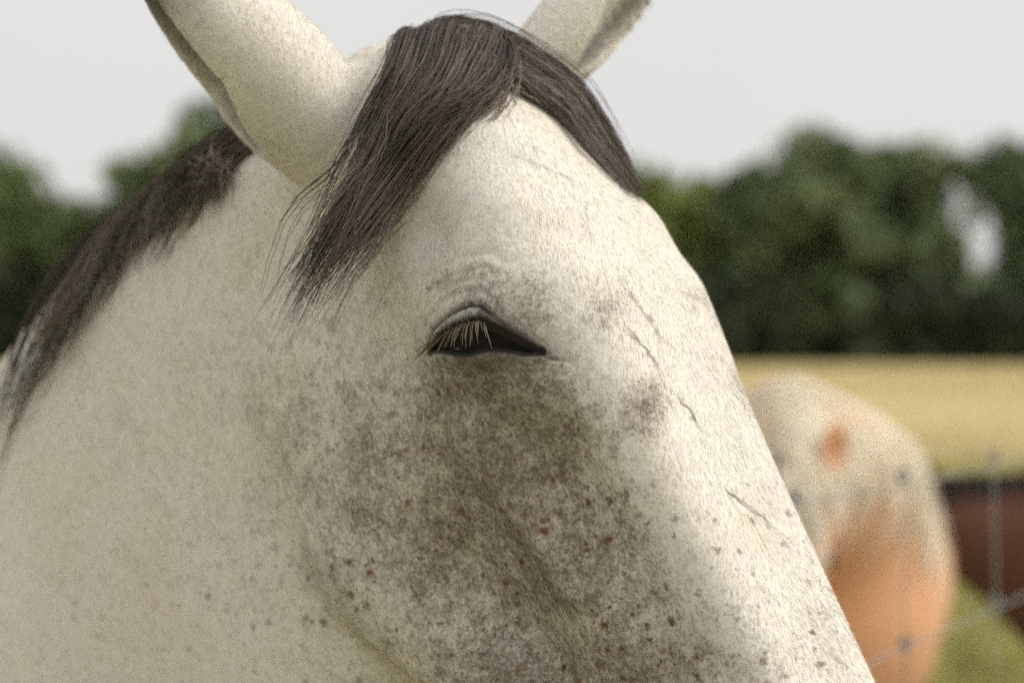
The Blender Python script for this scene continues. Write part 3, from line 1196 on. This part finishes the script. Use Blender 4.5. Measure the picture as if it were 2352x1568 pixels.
hair_between(g_right, 90, 18, 0.0050, 0.00030, 0.00008, 'forelock', M_FORELOCK, horse_root, 0.6, 0.6, 0.5)
# left-hand lock falling past the temple towards the cheek
g_left = lay_clear([
    [(1175, 112, 1.29), (1165, 130, 1.27), (1128, 208, 1.25), (1045, 300, 1.22), (940, 425, 1.2), (840, 560, 1.18), (740, 690, 1.18)],
    [(1130, 92, 1.29), (1110, 110, 1.27), (1080, 210, 1.25), (1000, 320, 1.22), (900, 440, 1.2), (805, 575, 1.18), (700, 720, 1.18)],
    [(1070, 78, 1.29), (1050, 112, 1.27), (1030, 205, 1.25), (965, 310, 1.22), (875, 425, 1.2), (780, 560, 1.18), (670, 740, 1.18)],
    [(1000, 74, 1.30), (985, 105, 1.28), (975, 195, 1.25), (915, 300, 1.22), (845, 410, 1.2), (760, 550, 1.18), (655, 760, 1.18)],
    [(930, 92, 1.30), (915, 115, 1.28), (905, 205, 1.25), (870, 300, 1.22), (815, 410, 1.2), (740, 550, 1.18), (645, 765, 1.18)],
], [0.000, 0.008, 0.009, 0.007, 0.006, 0.006, 0.006])
hair_between(g_left, 2400, 18, 0.0036, 0.00040, 0.00010, 'forelock', M_FORELOCK, horse_root, 0.8, 1.5, 0.8, 0.9)
hair_between(g_left, 120, 18, 0.0065, 0.00030, 0.00008, 'forelock', M_FORELOCK, horse_root, 0.5, 0.6)
# loose wisps between the two locks
g_mid = lay_clear([
    [(1150, 100, 1.27), (1165, 150, 1.26), (1150, 215, 1.25), (1085, 270, 1.22), (1020, 335, 1.2)],
    [(1090, 90, 1.27), (1110, 150, 1.26), (1110, 210, 1.25), (1070, 265, 1.22), (1010, 330, 1.2)],
], [0.004, 0.010, 0.006, 0.004, 0.003])
hair_between(g_mid, 240, 14, 0.0045, 0.0004, 0.0001, 'forelock', M_FORELOCK, horse_root)

# --- eyelashes of the upper lid
rows = []
for i in range(48):
    u = i / 47
    x = 985 + u * 150 + random.uniform(-2, 2)
    y = float(interp(np.array([x]), [p[0] for p in UPM], [p[1] for p in UPM])[0]) - 1
    root = EYE_W + TX * (x - 1110) * EYE_U - TY * (y - 790) * EYE_U
    hit = BVH.ray_cast(Vector(root + NRM * 0.05), Vector(-NRM))
    root = np.array(hit[0]) if hit[0] is not None else root
    sl = -46 + 62 * u + random.uniform(-9, 9)
    ln = random.uniform(34, 72)
    mid = root + TX * sl * 0.35 * EYE_U - TY * ln * 0.4 * EYE_U + NRM * 0.0055
    tip = root + TX * sl * EYE_U - TY * ln * EYE_U + NRM * 0.0075
    rows.append([root, mid, tip])
strands('eyelashes', bezier(np.array(rows), 8), 0.00036, 0.00008, M_LASH, horse_root)

# --- short coat hair standing off the skin of the head and neck
co = W
nrm = np.empty(len(me.vertices) * 3, np.float32)
me.vertices.foreach_get('normal', nrm)
nrm = nrm.reshape(-1, 3)
tri = np.array([p[:3] for p in polys_l])
fa = co[tri[:, 0]]
area = np.linalg.norm(np.cross(co[tri[:, 1]] - fa, co[tri[:, 2]] - fa), axis=1)
fc = co[tri].mean(1)
fn = nrm[tri[:, 0]]
view = np.array([0, 0, CAM_Z]) - fc
facing = (fn * view).sum(1) / np.linalg.norm(view, axis=1)
fl = to_local(fc)
okf = (fl[:, 0] > -0.62) & (fl[:, 2] > -0.80) & (facing > -0.35) & (sk[tri[:, 0]] < 0.6)
wgt = area * okf * np.clip((fl[:, 0] + 0.62) / 0.38, 0, 1) * np.clip((fl[:, 2] + 0.80) / 0.2, 0, 1)
NF = 260000
pick = rng.choice(len(tri), NF, p=wgt / wgt.sum())
b1, b2 = rng.random((2, NF, 1))
sw = b1 + b2 > 1
b1, b2 = np.where(sw, 1 - b1, b1), np.where(sw, 1 - b2, b2)
t0, t1, t2 = tri[pick].T
quad4 = np.array([p[3] if len(p) > 3 else p[2] for p in polys_l])[pick]
use2 = rng.random(NF) < 0.5
t1 = np.where(use2, quad4, t1)
rp = co[t0] + (co[t1] - co[t0]) * b1 + (co[t2] - co[t0]) * b2
rn_ = nrm[t0]
flow = AX_A * 1.0 + RT * np.where(fl[pick, 1] > 0, 0.25, -0.25)[:, None] - AX_F * 0.15
flow = flow + rng.normal(0, 0.22, (NF, 3))
flow -= rn_ * (flow * rn_).sum(1)[:, None]
flow /= np.linalg.norm(flow, axis=1)[:, None] + 1e-6
ln = (0.0030 + 0.0040 * rng.random(NF))[:, None]
lift = (0.08 + 0.16 * rng.random(NF))[:, None]
tip = rp + flow * ln + rn_ * ln * lift
sid = np.cross(flow, rn_) * 0.00015
hv = np.stack([rp - sid, rp + sid, tip], 1).reshape(-1, 3)
fur = mesh_obj('coat_hair', hv, np.arange(3 * NF, dtype=np.int32).reshape(-1, 3), M_GREY, horse_root)
fur['kind'] = 'stuff'
rep = np.repeat(t0, 3)
set_coat(fur, sm[rep] + np.repeat(rng.normal(0, 0.12, NF), 3), sk[rep], bt[rep], cxr[rep], cyr[rep])

# --- mane on the crest, falling over the near side of the neck
crest = [(-0.14, -0.05), (-0.17, -0.07), (-0.22, -0.10), (-0.32, -0.18), (-0.46, -0.30), (-0.60, -0.38), (-0.74, -0.41)]
mrows = []
for (h, z), ml in zip(crest, (0.04, 0.05, 0.08, 0.15, 0.25, 0.33, 0.36)):
    p0 = to_world(np.array([[h, 0.0, z + 0.10]]))[0]
    hit = BVH.ray_cast(Vector(p0) + Vector((0, 0, 0.0)), Vector((0, 0, -1)))
    top = np.array(hit[0]) if hit[0] is not None else p0
    row = [top - UP * 0.006, top + UP * 0.010 + RT * 0.012]
    for dz in (ml * 0.25, ml * 0.5, ml * 0.75, ml):
        q = top - UP * dz - FH * (0.03 + dz * 0.28)
        ht = BVH.ray_cast(Vector(q + RT * 0.5), Vector(-RT))
        sp = np.array(ht[0]) if ht[0] is not None else q
        row.append(sp + RT * 0.010)
    mrows.append(row)
hair_between(np.array(mrows), 2400, 16, 0.0045, 0.0006, 0.00015, 'mane', M_MANE, horse_root, 0.5)
# hooves are part of the legs' outline; tail behind
tail_rows = []
for a in np.linspace(-0.05, 0.05, 5):
    b = to_world(np.array([[-2.10, a * 0.6, -0.52], [-2.22, a, -0.62], [-2.26, a * 1.5, -0.95], [-2.22, a * 1.2, -1.30]]))
    tail_rows.append(b)
hair_between(np.array(tail_rows), 400, 10, 0.012, 0.0012, 0.0003, 'tail', M_FORELOCK, horse_root)
print('grey horse done')


# ------------------------------------------------------------------ the two horses behind
def far_horse(name, label, horse, poll_w, yaw, mat, step=0.014, masks=None):
    fh = np.array([math.sin(yaw), -math.cos(yaw), 0.0])
    rt = np.array([-math.cos(yaw), -math.sin(yaw), 0.0])
    poll_w = np.array(poll_w)
    hb = min(p[0] for p in horse.trunk) - 0.32
    gx = spaced((hb, 0.45, step))
    gy = spaced((-0.42, 0.42, step))
    gz = spaced((horse.ground - 0.02, 0.40, step))
    V, Q = polygonise(horse, gx, gy, gz, 2)
    tw = lambda v: poll_w + v[:, :1] * fh + v[:, 1:2] * rt + v[:, 2:] * UP
    root = thing(name, label, 'horse', tuple(np.array([poll_w[0], poll_w[1], 0]) - 0.6 * fh), None)
    o = mesh_obj('body', tw(V), Q, mat, root)
    n = len(V)
    sm = np.full(n, -0.2)
    sk = np.zeros(n)
    a, f = horse.to_head(V[:, 0], V[:, 2])
    if masks:
        sm, sk = masks(V, a, f, sm, sk)
    set_coat(o, sm, sk, np.zeros(n), np.full(n, 9000.0), np.full(n, 9000.0))
    bvh = BVHTree.FromPolygons([Vector(v) for v in tw(V)], [tuple(q) for q in Q])
    for sgn in (1, -1):
        h_, z_ = horse.from_head(0.20 * horse.head, -0.03 * horse.head)
        c = tw(np.array([[h_, sgn * 0.095 * horse.head, z_]]))[0]
        b2 = bmesh.new()
        bmesh.ops.create_uvsphere(b2, u_segments=14, v_segments=10, radius=0.022 * horse.head)
        mv = np.array([v.co[:] for v in b2.verts]) + c
        mf = [tuple(v.index for v in f_.verts) for f_ in b2.faces]
        b2.free()
        mesh_obj('eyeball', mv, mf, M_EYE, root)
    return root, tw, bvh, fh, rt


def far_mane(root, tw, bvh, rt, fh, crest, sides, lengths, mat, n, r0, jit, sweep=0.0, off=0.015):
    for sgn in sides:
        rows = []
        for (h, z), Lg in zip(crest, lengths):
            p0 = Vector(tw(np.array([[h, 0.0, z + 0.25]]))[0])
            ht = bvh.ray_cast(p0, Vector((0, 0, -1)))
            top = np.array(ht[0]) if ht[0] is not None else np.array(p0)
            row = [top - UP * 0.01, top + UP * 0.018 + rt * sgn * 0.02]
            for t in (0.25, 0.5, 0.75, 1.0):
                q = top - UP * Lg * t + fh * sweep * t
                hh = bvh.ray_cast(Vector(q + rt * sgn * 0.8), Vector(-rt * sgn))
                sp = np.array(hh[0]) if hh[0] is not None else q
                row.append(sp + rt * sgn * off)
            rows.append(row)
        hair_between(np.array(rows), n, 10, jit, r0, r0 * 0.3, 'mane', mat, root, 0.85, 0.35, 1.0, 0.7)


# chestnut pony with a flaxen mane, head low, facing the camera
PD = 4.05
pp = at(1805, 1088, PD)
pony_g = -pp.z
pony = Horse(math.radians(22),
             neck=[(-0.04, -0.07, 0.09, 0.065), (-0.14, -0.05, 0.15, 0.14), (-0.28, -0.06, 0.21, 0.25), (-0.46, -0.12, 0.27, 0.26)],
             trunk=[(-0.48, -0.33, 0.36, 0.335), (-0.85, -0.31, 0.32, 0.36), (-1.25, -0.29, 0.31, 0.36), (-1.50, -0.27, 0.26, 0.26)],
             ears=[], ground=pony_g, head=0.86, fronts=(-0.52, 0.15), hinds=(-1.50, 0.14), legs=0.95, elbow=-0.51, k_neck=0.03)
pony.ears = [((-0.03, 0.085, -0.01), (-0.05, 0.22, 0.95), (0.8, 0.5, 0), 0.145, 0.029),
             ((-0.03, -0.085, -0.01), (-0.05, -0.16, 0.95), (0.8, -0.5, 0), 0.145, 0.029)]


def pony_mask(V, a, f, sm, sk):
    blaze = np.exp(-(V[:, 1] / 0.022) ** 2) * sstep(f, -0.04, 0.0) * sstep(a, 0.05, 0.12) * (V[:, 0] > -0.2)
    return sm + 0.1 * rng.random(len(V)), np.maximum(sk, blaze * 0.8)


proot, ptw, pbvh, pfh, prt = far_horse('chestnut_pony', 'orange chestnut pony with a pale flaxen mane behind the grey horse\'s nose', pony,
                                       tuple(pp), math.radians(-9.5), M_CHESTNUT, 0.013, pony_mask)
pc = [(0.0, 0.0), (-0.08, 0.05), (-0.18, 0.12), (-0.30, 0.17), (-0.42, 0.15), (-0.54, 0.09)]
far_mane(proot, ptw, pbvh, prt, pfh, pc, (1, -1), [0.16, 0.22, 0.32, 0.42, 0.46, 0.42], M_FLAXEN, 1300, 0.0024, 0.012, 0.05)
# forelock falling over the forehead
frows = []
for r in np.linspace(-0.07, 0.07, 5):
    row = []
    for a_, f_ in ((-0.03, -0.03), (0.0, 0.03), (0.07, 0.055), (0.14, 0.062), (0.22, 0.055)):
        h_, z_ = pony.from_head(a_, f_)
        row.append(ptw(np.array([[h_, r * (0.5 + a_ * 4), z_]]))[0])
    frows.append(row)
hair_between(np.array(frows), 500, 9, 0.008, 0.0018, 0.0005, 'forelock', M_FLAXEN, proot, 0.4)
trow = [ptw(np.array([[-1.72, r, -0.28], [-1.84, r, -0.36], [-1.88, r * 1.5, -0.65], [-1.84, r, -0.95]])) for r in (-0.05, 0, 0.05)]
hair_between(np.array(trow), 250, 8, 0.012, 0.002, 0.0006, 'tail', M_FLAXEN, proot)

# dark bay horse at the right edge, facing left with its head low behind the pony
BD = 6.2
bp = at(2105, 1120, BD)
bay = Horse(math.radians(50),
            neck=[(-0.03, -0.09, 0.08, 0.06), (-0.14, -0.12, 0.13, 0.075), (-0.28, -0.17, 0.17, 0.09), (-0.42, -0.22, 0.23, 0.13)],
            trunk=[(-0.50, -0.26, 0.27, 0.19), (-0.85, -0.26, 0.27, 0.25), (-1.20, -0.24, 0.26, 0.24), (-1.42, -0.22, 0.22, 0.20)],
            ears=[], ground=-bp.z, head=0.78, fronts=(-0.50, 0.12), hinds=(-1.42, 0.12), legs=0.85, elbow=-0.46, k_neck=0.03)
bay.ears = [((-0.03, 0.055, 0.0), (0.05, 0.35, 0.92), (0.9, 0.3, 0), 0.11, 0.026),
            ((-0.03, -0.055, 0.0), (0.05, -0.35, 0.92), (0.9, -0.3, 0), 0.11, 0.026)]


def bay_mask(V, a, f, sm, sk):
    return sm, np.maximum(sk, sstep(V[:, 2], bay.ground + 0.40, bay.ground + 0.2))


broot, btw, bbvh, bfh, brt = far_horse('bay_horse', 'dark bay horse cut off by the right edge, standing behind the chestnut pony', bay,
                                       tuple(bp), math.radians(-84), M_BAY, 0.014, bay_mask)
bc = [(0.0, 0.0), (-0.12, 0.0), (-0.25, 0.0), (-0.40, 0.0)]
far_mane(broot, btw, bbvh, brt, bfh, bc, (1, -1), [0.07, 0.07, 0.05, 0.04], M_DARKMANE, 420, 0.002, 0.010)
trow = [btw(np.array([[-1.62, r, -0.12], [-1.74, r, -0.2], [-1.78, r * 1.5, -0.5], [-1.74, r, -0.85]])) for r in (-0.05, 0, 0.05)]
hair_between(np.array(trow), 200, 8, 0.012, 0.002, 0.0006, 'tail', M_DARKMANE, broot)

# ------------------------------------------------------------------ the wire fence
FA = np.array([0.401, 2.20])
FB = np.array([0.733, 2.85])
fd = (FB - FA) / np.linalg.norm(FB - FA)


def fpt(s, z):
    q = FA + fd * s
    return (q[0], q[1], z)


froot = thing('wire_fence', 'grey wire stock fence crossing in front of the chestnut pony', 'fence', fpt(-0.45, 0))
S0, S1 = -0.43, 7.6
for z in (1.343, 1.15, 0.96, 0.78, 0.60, 0.42, 0.25, 0.10):
    pth = [fpt(S0 + (S1 - S0) * i / 40, z - 0.012 * math.sin(math.pi * ((i / 40 * 3) % 1)) + random.uniform(-.003, .003)) for i in range(41)]
    v, f = tube_mesh(pth, [0.0012] * 41, 6)
    mesh_obj('line_wire', v, f, M_WIRE, froot)
stays = [0.11, 0.55]
s = 0.55
while s < 7.2:
    s += 0.42
    stays.append(s)
stays += [-0.28]
for s in stays:
    j = random.uniform(-0.03, 0.03)
    zs = [1.345, 1.15, 0.96, 0.78, 0.60, 0.42, 0.25, 0.09]
    v, f = tube_mesh([fpt(s + j * i / 8 + 0.010 * i, z) for i, z in enumerate(zs)], [0.0011] * 8, 6)
    mesh_obj('stay_wire', v, f, M_WIRE, froot)
    for i, z in enumerate(zs):
        if s > 3:
            break
        c = fpt(s + j * i / 8 + 0.010 * i, z)
        parts = []
        for k in range(3):                       # the knot: three turns of wire
            ring = []
            for q in range(9):
                a = q / 8 * 2 * math.pi
                ring.append((c[0] + math.cos(a) * 0.006 + fd[0] * (k - 1) * 0.005, c[1] + fd[1] * (k - 1) * 0.005 + math.cos(a) * 0.003, c[2] + math.sin(a) * 0.008))
            parts.append(tube_mesh(ring, [0.0013] * 9, 5))
        v, f = merge(parts)
        mesh_obj('knot', v, f, M_WIRE, froot)
for s in (-0.45, 2.9, 5.3, 7.6):
    b = fpt(s, 0)
    pth = [(b[0] + 0.004 * math.sin(i), b[1], -0.3 + 1.70 * i / 8) for i in range(9)]
    v, f = tube_mesh(pth, [0.05, 0.052, 0.05, 0.05, 0.049, 0.05, 0.05, 0.049, 0.044], 12)
    mesh_obj('post', v, f, M_POST, froot)
print('done')
